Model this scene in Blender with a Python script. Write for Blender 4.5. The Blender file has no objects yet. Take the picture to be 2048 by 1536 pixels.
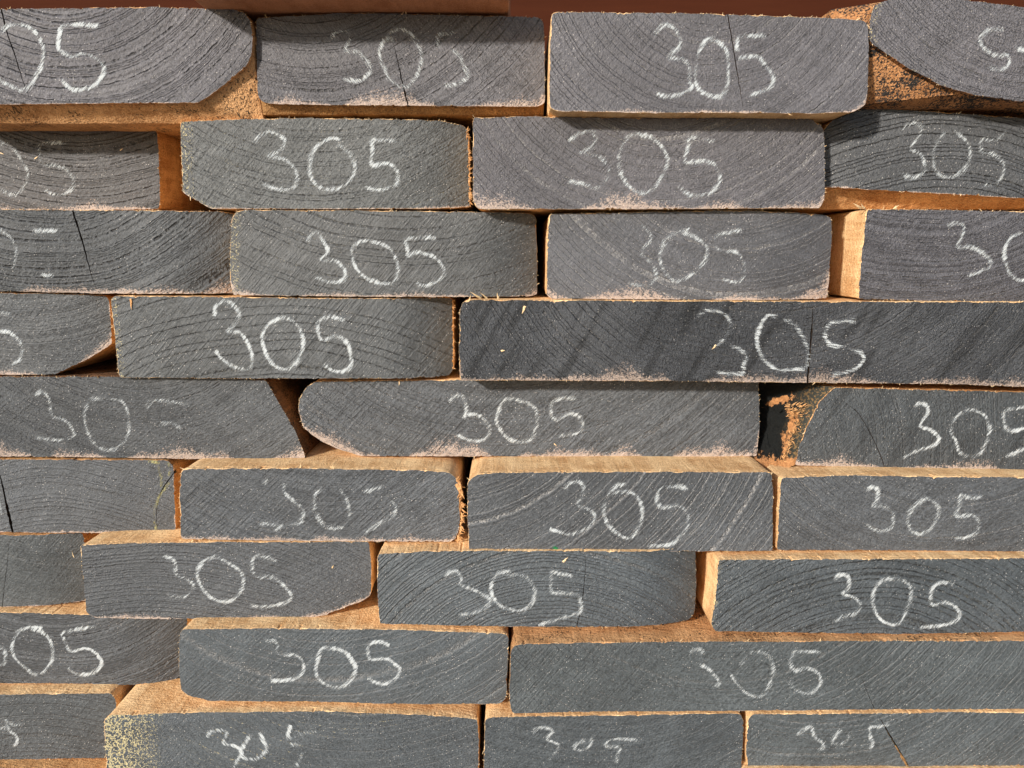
import bpy, bmesh, math, random
from mathutils import Vector, noise
from mathutils.geometry import tessellate_polygon
C = bpy.context.scene.collection
R = math.radians

# ------------------------------------------------------------------ camera, sky, sun, exposure
D = 0.48                      # metres from the lens to the plane of the plank ends
F = 1547.0                    # focal length in pixels of the 2048 px wide photograph
PITCH = R(9.6)
cam = bpy.data.cameras.new('camera')
cam.sensor_width = 36.0
cam.lens = 36.0 * F / 2048.0
cam.clip_start = 0.01
cam.clip_end = 200.0
camo = bpy.data.objects.new('camera', cam)
camo.location = (0, -D, 0)
camo.rotation_euler = (R(90) - PITCH, 0, 0)
C.objects.link(camo)
bpy.context.scene.camera = camo

SUN_TO = Vector((-0.80, -1.0, 0.47)).normalized()
world = bpy.data.worlds.new('World')
bpy.context.scene.world = world
world.use_nodes = True
wn = world.node_tree
bgn = wn.nodes['Background']
sky = wn.nodes.new('ShaderNodeTexSky')
sky.sky_type = 'NISHITA'
sky.sun_disc = False
sky.sun_elevation = math.asin(SUN_TO.z)
sky.sun_rotation = math.atan2(SUN_TO.x, SUN_TO.y)
wn.links.new(sky.outputs[0], bgn.inputs[0])
bgn.inputs[1].default_value = 0.125
sl = bpy.data.lights.new('sun', 'SUN')
sl.energy = 4.6
sl.angle = R(3.6)
sl.color = (1.0, 0.93, 0.84)
slo = bpy.data.objects.new('sun', sl)
slo.rotation_euler = (-SUN_TO).to_track_quat('-Z', 'Y').to_euler()
slo.location = (-3, -4, 3)
C.objects.link(slo)
vs = bpy.context.scene.view_settings
vs.view_transform = 'Standard'
vs.look = 'None'
vs.gamma = 1
vs.use_curve_mapping = False
vs.exposure = 0.27
bpy.context.scene.cycles.max_bounces = 4
bpy.context.scene.cycles.transparent_max_bounces = 12


def unproject(px, py, z):
    """photo pixel -> (x, height) on the plane standing z metres in front of the reference plane"""
    cx, cy = (px - 1024.0) / F, (768.0 - py) / F
    d = Vector((cx, math.cos(PITCH) + cy * math.sin(PITCH), -math.sin(PITCH) + cy * math.cos(PITCH)))
    t = (D - z) / d.y
    return d.x * t, d.z * t


# ------------------------------------------------------------------ node helper
class NT:
    def __init__(s, tree):
        s.t = tree

    def put(s, sock, v):
        if v is None:
            return
        if hasattr(v, 'is_output') or isinstance(v, bpy.types.NodeSocket):
            s.t.links.new(v, sock)
        else:
            sock.default_value = v

    def m(s, op, a, b=None, c=None, clamp=False):
        n = s.t.nodes.new('ShaderNodeMath')
        n.operation = op
        n.use_clamp = clamp
        for i, v in enumerate((a, b, c)):
            s.put(n.inputs[i], v)
        return n.outputs[0]

    def v(s, op, a, b=None, scale=None):
        n = s.t.nodes.new('ShaderNodeVectorMath')
        n.operation = op
        s.put(n.inputs[0], a)
        s.put(n.inputs[1], b)
        if scale is not None:
            s.put(n.inputs['Scale'], scale)
        return n.outputs['Value'] if op in ('LENGTH', 'DOT_PRODUCT', 'DISTANCE') else n.outputs[0]

    def noise(s, vec, scale, detail=2.0, rough=0.5, col=False):
        n = s.t.nodes.new('ShaderNodeTexNoise')
        s.put(n.inputs['Vector'], vec)
        s.put(n.inputs['Scale'], scale)
        n.inputs['Detail'].default_value = detail
        n.inputs['Roughness'].default_value = rough
        return n.outputs['Color'] if col else n.outputs[0]

    def noise1(s, w, scale, detail=1.0):
        n = s.t.nodes.new('ShaderNodeTexNoise')
        n.noise_dimensions = '1D'
        s.put(n.inputs['W'], w)
        s.put(n.inputs['Scale'], scale)
        n.inputs['Detail'].default_value = detail
        return n.outputs[0]

    def voro(s, vec, scale, rnd=1.0):
        n = s.t.nodes.new('ShaderNodeTexVoronoi')
        s.put(n.inputs['Vector'], vec)
        s.put(n.inputs['Scale'], scale)
        n.inputs['Randomness'].default_value = rnd
        return n.outputs['Distance'], n.outputs['Color']

    def step(s, v, a, b, c=0.0, d=1.0):
        n = s.t.nodes.new('ShaderNodeMapRange')
        n.interpolation_type = 'SMOOTHSTEP'
        for i, x in enumerate((v, a, b, c, d)):
            s.put(n.inputs[i], x)
        return n.outputs[0]

    def lin(s, v, a, b, c=0.0, d=1.0):
        n = s.t.nodes.new('ShaderNodeMapRange')
        for i, x in enumerate((v, a, b, c, d)):
            s.put(n.inputs[i], x)
        return n.outputs[0]

    def mix(s, f, a, b):
        n = s.t.nodes.new('ShaderNodeMix')
        n.data_type = 'RGBA'
        s.put(n.inputs[0], f)
        s.put(n.inputs[6], a)
        s.put(n.inputs[7], b)
        return n.outputs[2]

    def xyz(s, v):
        n = s.t.nodes.new('ShaderNodeSeparateXYZ')
        s.put(n.inputs[0], v)
        return n.outputs

    def comb(s, x, y, z):
        n = s.t.nodes.new('ShaderNodeCombineXYZ')
        for i, q in enumerate((x, y, z)):
            s.put(n.inputs[i], q)
        return n.outputs[0]

    def attr(s, name):
        n = s.t.nodes.new('ShaderNodeAttribute')
        n.attribute_name = name
        return n.outputs['Fac']

    def objco(s):
        return s.t.nodes.new('ShaderNodeTexCoord').outputs['Object']

    def bump(s, h, dist, strength=1.0):
        n = s.t.nodes.new('ShaderNodeBump')
        s.put(n.inputs['Height'], h)
        s.put(n.inputs['Distance'], dist)
        n.inputs['Strength'].default_value = strength
        return n.outputs[0]


def rot_stretch(n, p, ang, along, across, seed):
    """coordinates turned by ang in the XZ plane, squeezed along it: long streaks"""
    x, _, z = n.xyz(p)
    ca, sa = n.m('COSINE', ang), n.m('SINE', ang)
    u = n.m('ADD', n.m('MULTIPLY', x, ca), n.m('MULTIPLY', z, sa))
    w = n.m('SUBTRACT', n.m('MULTIPLY', z, ca), n.m('MULTIPLY', x, sa))
    return n.comb(n.m('MULTIPLY', u, along), seed, n.m('MULTIPLY', w, across))


# ------------------------------------------------------------------ painted end grain (one node group, many settings)
def c4(c):
    return (c[0], c[1], c[2], 1.0)


def build_paint_group():
    g = bpy.data.node_groups.new('painted_end_grain', 'ShaderNodeTree')
    I = g.interface

    def inp(name, kind, dv=0.0):
        s_ = I.new_socket(name, in_out='INPUT', socket_type=kind)
        s_.default_value = dv
    inp('Center', 'NodeSocketVector', (0, 0, 0))
    inp('Freq', 'NodeSocketFloat', 200)
    inp('Ring', 'NodeSocketFloat', 0.5)
    inp('Light', 'NodeSocketFloat', 0.3)
    inp('SawAngle', 'NodeSocketFloat', 0.8)
    inp('Saw', 'NodeSocketFloat', 0.5)
    inp('Seed', 'NodeSocketFloat', 0.0)
    inp('Dust', 'NodeSocketFloat', 0.0)
    inp('Yellow', 'NodeSocketFloat', 0.0)
    inp('Rough', 'NodeSocketFloat', 0.5)
    inp('Bands', 'NodeSocketFloat', 0.0)
    inp('Base', 'NodeSocketColor', (0.1, 0.1, 0.1, 1))
    I.new_socket('Shader', in_out='OUTPUT', socket_type='NodeSocketShader')
    gi = g.nodes.new('NodeGroupInput')
    go = g.nodes.new('NodeGroupOutput')
    G = gi.outputs
    n = NT(g)
    co = n.objco()
    x, _, z = n.xyz(co)
    seed = G['Seed']
    p = n.comb(x, n.m('MULTIPLY', seed, 0.37), z)
    flat = n.comb(x, 0.0, z)
    # growth rings
    wv = n.v('SCALE', n.v('SUBTRACT', n.noise(p, 13, 2.0, 0.45, True), (0.5, 0.5, 0.5)), scale=0.0085)
    wv2 = n.v('SCALE', n.v('SUBTRACT', n.noise(p, 260, 2.0, 0.5, True), (0.5, 0.5, 0.5)), scale=0.0016)
    r = n.v('LENGTH', n.v('SUBTRACT', n.v('ADD', n.v('ADD', flat, wv), wv2), G['Center']))
    ph = n.m('MULTIPLY', r, G['Freq'])
    ph = n.m('ADD', ph, n.m('MULTIPLY', n.noise1(n.m('ADD', n.m('MULTIPLY', ph, 0.33), seed), 1.0, 2.0), 3.4))
    ridge = n.m('ABSOLUTE', n.m('SINE', n.m('MULTIPLY', ph, math.pi)))
    line = n.step(ridge, 0.0, 0.38, 1.0, 0.0)
    brk = n.step(n.noise(p, 330, 2.0, 0.6), 0.40, 0.60)
    patch = n.step(n.noise(p, 30, 2.0, 0.5), 0.34, 0.62)
    lb = n.m('MULTIPLY', n.m('MULTIPLY', line, n.lin(brk, 0, 1, 0.25, 1.0)), n.lin(patch, 0, 1, 0.6, 1.15))
    ringamt = n.m('MULTIPLY', lb, G['Ring'])
    broad = n.m('SINE', n.m('MULTIPLY', ph, math.pi * 2))
    # saw marks
    sv = rot_stretch(n, p, G['SawAngle'], 55.0, 900.0, seed)
    saw = n.m('SUBTRACT', n.noise(sv, 1.0, 2.5, 0.6), 0.5)
    sawmod = n.lin(n.noise(p, 22, 1.5, 0.5), 0.3, 0.7, 0.35, 1.5)
    saw = n.m('MULTIPLY', n.m('MULTIPLY', saw, sawmod), G['Saw'])
    # the second, steeper set of tooth marks that crosses the first on many ends
    sv2 = rot_stretch(n, p, n.m('SUBTRACT', G['SawAngle'], 1.35), 90.0, 1100.0, n.m('ADD', seed, 9.0))
    saw2 = n.m('MULTIPLY', n.m('SUBTRACT', n.noise(sv2, 1.0, 2.0, 0.5), 0.5), n.m('MULTIPLY', G['Saw'], n.step(n.noise(p, 14, 1.0, 0.5), 0.42, 0.62, 0.0, 0.8)))
    # coarse tear-out bands
    bv = rot_stretch(n, p, 1.05, 14.0, 95.0, seed)
    band = n.m('MULTIPLY', n.step(n.noise(bv, 1.0, 2.0, 0.6), 0.50, 0.66), G['Bands'])
    fine = n.m('SUBTRACT', n.noise(p, 1050, 2.0, 0.7), 0.5)
    mid = n.m('SUBTRACT', n.noise(p, 480, 2.0, 0.65), 0.5)
    roughamt = n.m('MULTIPLY', G['Rough'], n.lin(n.noise(p, 18, 1.5, 0.5), 0.35, 0.65, 0.4, 1.6))
    h = n.m('MULTIPLY', n.m('ADD', n.m('MULTIPLY', fine, 1.5), n.m('MULTIPLY', mid, 1.0)), n.m('ADD', 0.4, roughamt))
    h = n.m('ADD', h, n.m('MULTIPLY', saw, 2.2))
    h = n.m('ADD', h, n.m('MULTIPLY', saw2, 1.2))
    h = n.m('SUBTRACT', h, n.m('MULTIPLY', ringamt, 2.1))
    h = n.m('ADD', h, n.m('MULTIPLY', broad, n.m('MULTIPLY', G['Ring'], 0.42)))
    h = n.m('SUBTRACT', h, n.m('MULTIPLY', band, n.m('ADD', 0.5, n.m('MULTIPLY', mid, 3.0))))
    # colour of the paint film
    tone = n.lin(n.noise(p, 9, 3.0, 0.6), 0.3, 0.7, 0.80, 1.20)
    # brushed streaks and thin or thick places in the coat
    stv = rot_stretch(n, p, n.m('ADD', n.m('SINE', seed), 0.3), 9.0, 70.0, seed)
    tone = n.m('MULTIPLY', tone, n.lin(n.noise(stv, 1.0, 3.0, 0.6), 0.3, 0.7, 0.86, 1.14))
    tone = n.m('MULTIPLY', tone, n.lin(n.m('ADD', n.m('ADD', n.m('MULTIPLY', saw, 1.25), n.m('MULTIPLY', saw2, 0.8)), n.m('ADD', n.m('MULTIPLY', fine, 1.35), n.m('MULTIPLY', mid, 0.7))), -0.4, 0.4, 0.48, 1.54))
    tone = n.m('MULTIPLY', tone, n.m('SUBTRACT', 1.0, n.m('MULTIPLY', n.m('MULTIPLY', ringamt, n.m('SUBTRACT', 1.0, G['Light'])), 0.9)))
    tone = n.m('MULTIPLY', tone, n.m('SUBTRACT', 1.0, n.m('MULTIPLY', band, 0.45)))
    col = n.v('SCALE', G['Base'], None, scale=tone)
    ll = n.m('MULTIPLY', n.m('MULTIPLY', lb, G['Light']), n.step(n.noise(p, 1500, 1.0, 0.5), 0.35, 0.62))
    col = n.mix(n.m('MULTIPLY', ll, 1.0), col, (0.30, 0.29, 0.28, 1))
    # loose specks of sawdust and chalk, and open pores
    dd, dc = n.voro(n.v('ADD', p, n.v('SCALE', wv2, scale=0.6)), 760)
    rx = n.xyz(dc)
    sp = n.m('MULTIPLY', n.step(dd, 0.10, 0.26, 1.0, 0.0), n.step(rx[0], 0.55, 0.85))
    sp = n.m('MULTIPLY', sp, n.step(n.noise(p, 26, 2.0, 0.6), 0.35, 0.62, 0.15, 1.0))
    col = n.mix(n.m('MULTIPLY', sp, 0.9), col, (0.56, 0.53, 0.50, 1))
    pr = n.m('MULTIPLY', n.step(dd, 0.10, 0.30, 1.0, 0.0), n.step(rx[1], 0.80, 0.88))
    pr = n.m('MULTIPLY', pr, n.step(n.noise(p, 35, 2.0, 0.6), 0.45, 0.65, 0.0, 1.0))
    col = n.mix(n.m('MULTIPLY', pr, 0.7), col, (0.012, 0.013, 0.015, 1))
    # bare yellow sapwood showing through along rings and the left arris
    xl = n.attr('xl')
    yw = n.m('MULTIPLY', G['Yellow'], 0.030)
    ny = n.m('SUBTRACT', 0.72, n.m('MULTIPLY', n.m('ABSOLUTE', n.m('SUBTRACT', n.noise(p, 330, 3.0, 0.6), 0.5)), 3.4))
    ym = n.step(n.m('DIVIDE', xl, n.m('ADD', yw, 0.0004)), 0.0, 1.0, 1.0, 0.0)
    ym = n.m('MULTIPLY', ym, n.m('MINIMUM', G['Yellow'], 1.0))
    ymask = n.step(n.m('ADD', n.m('ADD', ny, n.m('MULTIPLY', fine, 0.5)), n.m('MULTIPLY', ym, 0.16)), 0.70, 0.76)
    ymask = n.m('MULTIPLY', ymask, n.step(ym, 0.02, 0.2))
    yr = n.m('MULTIPLY', n.m('MULTIPLY', line, n.step(n.noise(p, 900, 1.0, 0.5), 0.60, 0.66)), n.m('MULTIPLY', n.m('MINIMUM', G['Yellow'], 1.0), n.step(n.noise(p, 24, 1.0, 0.5), 0.45, 0.6)))
    col = n.mix(n.m('MAXIMUM', ymask, n.m('MULTIPLY', yr, 0.55)), col, (0.50, 0.43, 0.24, 1))
    # pinkish sawdust settled against the lower arris
    hb = n.attr('hb')
    hh = n.m('MULTIPLY', G['Dust'], n.lin(n.noise1(n.m('ADD', x, seed), 24.0, 2.0), 0.36, 0.74, 0.0, 1.9))
    dm = n.m('SUBTRACT', 1.0, n.m('DIVIDE', hb, n.m('ADD', hh, 0.00005)), clamp=True)
    dmask = n.step(n.m('ADD', n.m('MULTIPLY', n.m('POWER', dm, 1.5), 0.75), n.m('MULTIPLY', n.m('ADD', n.m('MULTIPLY', saw, 0.6), n.m('ADD', n.m('MULTIPLY', n.m('SUBTRACT', n.noise(p, 1200, 2.0, 0.7), 0.5), 2.0), n.m('MULTIPLY', mid, 1.2))), 1.0)), 0.14, 0.62)
    dmask = n.m('MULTIPLY', dmask, n.step(dm, 0.0, 0.05))
    col = n.mix(n.m('MULTIPLY', dmask, 0.78), col, (0.52, 0.40, 0.33, 1))
    b = g.nodes.new('ShaderNodeBsdfPrincipled')
    n.put(b.inputs['Base Color'], col)
    n.put(b.inputs['Roughness'], n.lin(fine, -0.3, 0.3, 0.42, 0.66))
    b.inputs['Specular IOR Level'].default_value = 0.45
    n.put(b.inputs['Normal'], n.bump(h, 0.00048))
    g.links.new(b.outputs[0], go.inputs[0])
    return g


PG = build_paint_group()


def paint_mat(cen, freq, ring, light, ang, saw, seed, dust, yellow, rough, bands, base):
    m = bpy.data.materials.new('grey_end_paint')
    m.use_nodes = True
    t = m.node_tree
    t.nodes.remove(t.nodes['Principled BSDF'])
    g = t.nodes.new('ShaderNodeGroup')
    g.node_tree = PG
    i = g.inputs
    i['Center'].default_value = cen
    i['Freq'].default_value = freq
    i['Ring'].default_value = ring
    i['Light'].default_value = light
    i['SawAngle'].default_value = ang
    i['Saw'].default_value = saw
    i['Seed'].default_value = seed
    i['Dust'].default_value = dust
    i['Yellow'].default_value = yellow
    i['Rough'].default_value = rough
    i['Bands'].default_value = bands
    i['Base'].default_value = c4(base)
    t.links.new(g.outputs[0], t.nodes['Material Output'].inputs[0])
    return m


def new_mat(name):
    m = bpy.data.materials.new(name)
    m.use_nodes = True
    return m, NT(m.node_tree), m.node_tree.nodes['Principled BSDF']


def wood_mat(name, ca, cb, speck=0.0, seed=0.0, bumpd=0.0008, dark=(0.02, 0.015, 0.01), scale=1.0):
    m, n, b = new_mat(name)
    co = n.objco()
    x, y, z = n.xyz(co)
    st = n.comb(n.m('MULTIPLY', x, 330 * scale), n.m('ADD', n.m('MULTIPLY', y, 26 * scale), seed), n.m('MULTIPLY', z, 330 * scale))
    g1 = n.noise(st, 1.0, 3.0, 0.6)
    p = n.v('ADD', co, (seed, 0, 0))
    g2 = n.noise(p, 45, 4.0, 0.65)
    g3 = n.noise(p, 1100, 2.0, 0.7)
    f = n.m('ADD', n.m('MULTIPLY', g1, 0.3), n.m('ADD', n.m('MULTIPLY', g2, 0.55), n.m('MULTIPLY', g3, 0.55)))
    col = n.mix(n.step(f, 0.50, 0.86), c4(ca), c4(cb))
    dens = n.m('MULTIPLY', n.m('SUBTRACT', n.noise(p, 70, 3.0, 0.6), 0.5), 0.5)
    s1 = n.m('MULTIPLY', n.step(n.m('ADD', n.noise(n.comb(n.m('MULTIPLY', x, 1.0), n.m('MULTIPLY', y, 0.5), z), 900, 4.0, 0.7), dens), 0.66 - 0.15 * speck, 0.74 - 0.13 * speck), min(1.0, 0.25 + speck))
    col = n.mix(s1, col, c4(dark))
    n.put(b.inputs['Base Color'], col)
    b.inputs['Roughness'].default_value = 0.75
    b.inputs['Specular IOR Level'].default_value = 0.25
    kerf = n.noise(n.comb(n.m('MULTIPLY', x, 60.0), n.m('MULTIPLY', n.m('ADD', y, n.m('MULTIPLY', x, 0.25)), 520.0), n.m('MULTIPLY', z, 60.0)), 1.0, 2.0, 0.6)
    hh = n.m('ADD', n.m('MULTIPLY', n.m('ADD', g1, kerf), 0.7), n.m('ADD', g3, n.m('MULTIPLY', n.noise(p, 350, 2.0, 0.6), 0.8)))
    n.put(b.inputs['Normal'], n.bump(hh, bumpd))
    return m


W_PALE = wood_mat('pale_sawn_wood', (0.52, 0.28, 0.115), (0.94, 0.66, 0.36), 0.05, 1.0)
W_ORANGE = wood_mat('orange_sawn_wood', (0.30, 0.125, 0.04), (0.72, 0.41, 0.18), 0.25, 5.0)
W_BARK = wood_mat('speckled_wane_wood', (0.34, 0.16, 0.06), (0.70, 0.40, 0.19), 0.7, 9.0, 0.0010)
W_BLACKSPECK = wood_mat('dark_speckled_wane_wood', (0.26, 0.11, 0.04), (0.56, 0.28, 0.12), 1.35, 12.0, 0.0012, (0.02, 0.02, 0.02))
W_BROWN = wood_mat('deep_brown_wood', (0.16, 0.075, 0.025), (0.46, 0.25, 0.10), 0.5, 25.0, 0.0010)  # a darker, browner wood colour than the pale and orange ones
W_DARK = wood_mat('bark_and_gap_shade_wood', (0.06, 0.035, 0.02), (0.30, 0.15, 0.07), 0.9, 21.0, 0.0012)  # speckled bark, coloured darker still to stand in for shade in the gap
W_RED = wood_mat('reddish_sawn_wood', (0.30, 0.11, 0.045), (0.50, 0.23, 0.12), 0.05, 15.0, 0.0004, (0.05, 0.02, 0.01), 0.6)
W_FIBRE = wood_mat('cream_wood_fibre', (0.66, 0.44, 0.22), (0.88, 0.68, 0.42), 0.0, 3.0, 0.0003)


W_CRACK = wood_mat('crack_shade_wood', (0.012, 0.010, 0.009), (0.05, 0.03, 0.018), 0.0, 6.0, 0.0003)  # near-black slit walls: the shade inside a crack is put into the colour


def chalk_mat(name, colr, ang, seed):
    m = bpy.data.materials.new(name)
    m.use_nodes = True
    n = NT(m.node_tree)
    b = m.node_tree.nodes['Principled BSDF']
    co = n.objco()
    x, _, z = n.xyz(co)
    p = n.comb(x, seed, z)
    v = n.attr('across')
    s = n.attr('weight')
    body = n.m('MULTIPLY', s, n.m('SUBTRACT', 1.0, n.m('POWER', n.m('ABSOLUTE', v), 2.0), clamp=True))
    sv = rot_stretch(n, p, ang, 190.0, 1300.0, seed + 3)
    a1 = n.m('SUBTRACT', n.noise(sv, 1.0, 1.5, 0.5), 0.5)
    a2 = n.m('SUBTRACT', n.noise(p, 1900, 2.0, 0.7), 0.5)
    a3 = n.m('SUBTRACT', n.noise(p, 90, 3.0, 0.6), 0.5)
    t = n.m('ADD', n.m('MULTIPLY', body, 0.66), n.m('ADD', n.m('MULTIPLY', a1, 1.6), n.m('ADD', n.m('MULTIPLY', a2, 1.9), n.m('MULTIPLY', a3, 1.0))))
    al = n.m('MULTIPLY', n.step(t, 0.26, 1.02), n.step(body, 0.0, 0.15, 0.0, 0.88))
    n.put(b.inputs['Base Color'], c4(colr))
    b.inputs['Roughness'].default_value = 0.95
    b.inputs['Specular IOR Level'].default_value = 0.1
    n.put(b.inputs['Alpha'], al)
    n.put(b.inputs['Normal'], n.bump(n.m('ADD', a1, a2), 0.0004))
    return m


# ------------------------------------------------------------------ outline helpers
def catmull(pts, step, closed=False):
    out = []
    N = len(pts)
    for i in range(N if closed else N - 1):
        if closed:
            p0, p1, p2, p3 = (pts[(i + k - 1) % N] for k in range(4))
        else:
            p1, p2 = pts[i], pts[i + 1]
            p0 = pts[i - 1] if i else (2 * p1[0] - p2[0], 2 * p1[1] - p2[1])
            p3 = pts[i + 2] if i + 2 < N else (2 * p2[0] - p1[0], 2 * p2[1] - p1[1])
        L = math.hypot(p2[0] - p1[0], p2[1] - p1[1])
        k = max(1, int(L / step))
        for j in range(k):
            t = j / k
            q = []
            for a in range(2):
                q.append(0.5 * (2 * p1[a] + (p2[a] - p0[a]) * t + (2 * p0[a] - 5 * p1[a] + 4 * p2[a] - p3[a]) * t * t + (3 * p1[a] - p0[a] - 3 * p2[a] + p3[a]) * t ** 3))
            out.append(tuple(q))
    if not closed:
        out.append(tuple(pts[-1]))
    return out


def resample(pts, step):
    out = []
    N = len(pts)
    for i in range(N):
        a, b = pts[i], pts[(i + 1) % N]
        L = math.hypot(b[0] - a[0], b[1] - a[1])
        k = max(1, int(round(L / step)))
        for j in range(k):
            t = j / k
            out.append((a[0] + (b[0] - a[0]) * t, a[1] + (b[1] - a[1]) * t))
    return out


def soften(pts, times, a=0.5):
    for _ in range(times):
        N = len(pts)
        pts = [((1 - a) * pts[i][0] + a * 0.5 * (pts[i - 1][0] + pts[(i + 1) % N][0]),
                (1 - a) * pts[i][1] + a * 0.5 * (pts[i - 1][1] + pts[(i + 1) % N][1])) for i in range(N)]
    return pts


def normals(pts):
    """outward normals for a clockwise outline seen from the front"""
    N = len(pts)
    out = []
    for i in range(N):
        a, b = pts[i - 1], pts[(i + 1) % N]
        dx, dz = b[0] - a[0], b[1] - a[1]
        L = math.hypot(dx, dz) or 1.0
        out.append((-dz / L, dx / L))
    return out


def link(name, bm, mats, parent):
    me = bpy.data.meshes.new(name)
    bm.to_mesh(me)
    bm.free()
    for m in mats:
        me.materials.append(m)
    o = bpy.data.objects.new(name, me)
    C.objects.link(o)
    o.parent = parent
    return o


CROP = dict(a=(0, 0), b=(680, 0), c=(1348, 0), d=(0, 400), e=(680, 400), f=(1348, 400), g=(0, 740), h=(680, 740), i=(1348, 740),
            j=(0, 1116), k=(680, 1116), l=(1348, 1116), m=(400, 0), n=(1000, 0), o=(400, 400), p=(1100, 400), q=(400, 740),
            r=(1000, 740), s=(400, 1116), t=(1100, 1116))
KS = 700.0 / 2048.0
INFO = []


def plank(pts, z, label, ring, wood=None, cracks=(), crop='a', strokes=(), dust=0.0, yellow=0.0, rough=0.5, bands=0.0,
          saw=0.5, ang=0.85, roll=0.0, rolll=0.0, tone=1.0, flare=None, fibres=1.0, rim=1.0, length=1.1, seed=0, weight=1.0):
    """pts: outline in photo pixels, clockwise; z: how far this end stands forward (m)"""
    rnd = random.Random(seed * 77 + 5)
    wood = wood or W_PALE
    P0 = [unproject(a, b, z) for a, b in pts]
    ox = sum(p[0] for p in P0) / len(P0)
    oz = min(p[1] for p in P0)
    root = bpy.data.objects.new('timber_plank', None)
    root.empty_display_size = 0.02
    root.location = (ox, -z, oz)
    C.objects.link(root)
    root['label'] = label
    root['category'] = 'timber plank'
    root['group'] = 'end-painted planks in the timber stack'
    L = [(p[0] - ox, p[1] - oz) for p in P0]
    INFO.append((label, z, min(p[0] for p in P0), max(p[0] for p in P0), min(p[1] for p in P0), max(p[1] for p in P0)))

    def loc(px, py):
        a, b = unproject(px, py, z)
        return a - ox, b - oz
    base = soften(resample(L, 0.0011), 3)
    xs = [p[0] for p in base]
    x0, x1 = min(xs), max(xs)

    def span(x, want):                      # height of the outline's lower / upper edge at x
        best = None
        for i in range(len(base)):
            a, b = base[i - 1], base[i]
            if (a[0] - x) * (b[0] - x) <= 0 and a[0] != b[0]:
                h = a[1] + (b[1] - a[1]) * (x - a[0]) / (b[0] - a[0])
                if best is None or (h < best if want == 'low' else h > best):
                    best = h
        return best

    def disp(x, h):                         # the cross-cut is never quite flat: it falls away near some arrises
        d = 0.0
        if roll:
            t = max(0.0, 1 - (x1 - x) / 0.045)
            d += 3.2 * roll * t * t
        if rolll:
            t = max(0.0, 1 - (x - x0) / 0.022)
            d += rolll * t * t
        d += 0.0009 * noise.noise(Vector((x * 16 + seed, h * 26, seed * 3.1)))
        d += 0.0004 * noise.noise(Vector((x * 60 + seed, h * 70, seed * 1.7)))
        return d
    # jagged outline
    nb = normals(base)
    jag = []
    for i, (x, h) in enumerate(base):
        a = noise.noise(Vector((x * 700, h * 700, seed * 2.3))) * 0.00026 + noise.noise(Vector((x * 140, h * 140, seed))) * 0.00035
        if rnd.random() < 0.05:
            a -= rnd.uniform(0.0002, 0.0007)
        jag.append((x + nb[i][0] * a, h + nb[i][1] * a, False))
    # cracks: slits cut in from an edge, tapering to nothing
    for cr in cracks:
        path = [loc(*q) for q in cr['p']]
        path = catmull(path, 0.0016)
        w = cr.get('w', 0.0005)
        q0 = path[0]
        far = [q for q in base if math.hypot(q[0] - q0[0], q[1] - q0[1]) > 0.012]
        while len(path) > 6 and min(math.hypot(q[0] - path[-1][0], q[1] - path[-1][1]) for q in far) < 0.0011:
            path.pop()
        k = min(range(len(jag)), key=lambda i: (jag[i][0] - path[0][0]) ** 2 + (jag[i][1] - path[0][1]) ** 2)
        left, right = [], []
        M = len(path)
        # outline direction at k decides which side comes first
        nx, nh = nb[min(k, len(nb) - 1)]
        for i, (x, h) in enumerate(path):
            a = path[max(0, i - 1)]
            b = path[min(M - 1, i + 1)]
            dx, dh = b[0] - a[0], b[1] - a[1]
            ll = math.hypot(dx, dh) or 1
            ww = w * (1 - (i / (M - 1)) ** 2.5) * (0.55 + 0.9 * abs(noise.noise(Vector((i * 0.35, seed, 3))))) + 0.00002
            jx = noise.noise(Vector((i * 0.6, seed, 8))) * 0.0004 if i else 0
            px_, ph_ = -dh / ll, dx / ll
            left.append((x + px_ * (ww + jx), h + ph_ * (ww + jx), True))
            right.append((x - px_ * (ww - jx), h - ph_ * (ww - jx), True))
        # remove outline points inside the slit mouth
        pk = jag[(k - 1) % len(jag)]
        if (pk[0] - left[0][0]) ** 2 + (pk[1] - left[0][1]) ** 2 > (pk[0] - right[0][0]) ** 2 + (pk[1] - right[0][1]) ** 2:
            left, right = right, left
        ins = left + right[::-1][1:]
        jag = jag[:k] + ins + jag[k + 1:]
    N = len(jag)
    nj = normals(jag)
    ymax = max(disp(x, h) for x, h, _ in jag) + 0.0035
    bm = bmesh.new()
    outer, inner, back = [], [], []
    for i, (x, h, cr) in enumerate(jag):
        q = 0.7 * rim * max(0.00004, 0.00010 + 0.0009 * noise.noise(Vector((x * 120, h * 120, seed + 4.0))) + 0.0006 * noise.noise(Vector((x * 620, h * 620, seed + 8.0))))
        if nj[i][1] > 0.6:
            q *= 1.1
        if nj[i][1] < -0.3 or nj[i][0] > 0.5:
            q = max(0.00003, q * 0.45 - 0.00004)
        if cr:
            q = 0.00002
        d = disp(x, h)
        inner.append((x - nj[i][0] * q, h - nj[i][1] * q, d))
        outer.append(bm.verts.new((x, d + q * 0.75 + 0.00002, h)))
        back.append(bm.verts.new((x, ymax, h)))
    inv = [bm.verts.new((a, d, b)) for a, b, d in inner]
    tris = tessellate_polygon([[Vector((a, b, 0)) for a, b, _ in inner]])
    for t in tris:
        try:
            f = bm.faces.new([inv[i] for i in t])
            f.material_index = 0
        except ValueError:
            pass
    bmesh.ops.recalc_face_normals(bm, faces=bm.faces[:])
    bm.normal_update()
    for f in bm.faces:
        if f.normal.y > 0:
            f.normal_flip()
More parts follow.
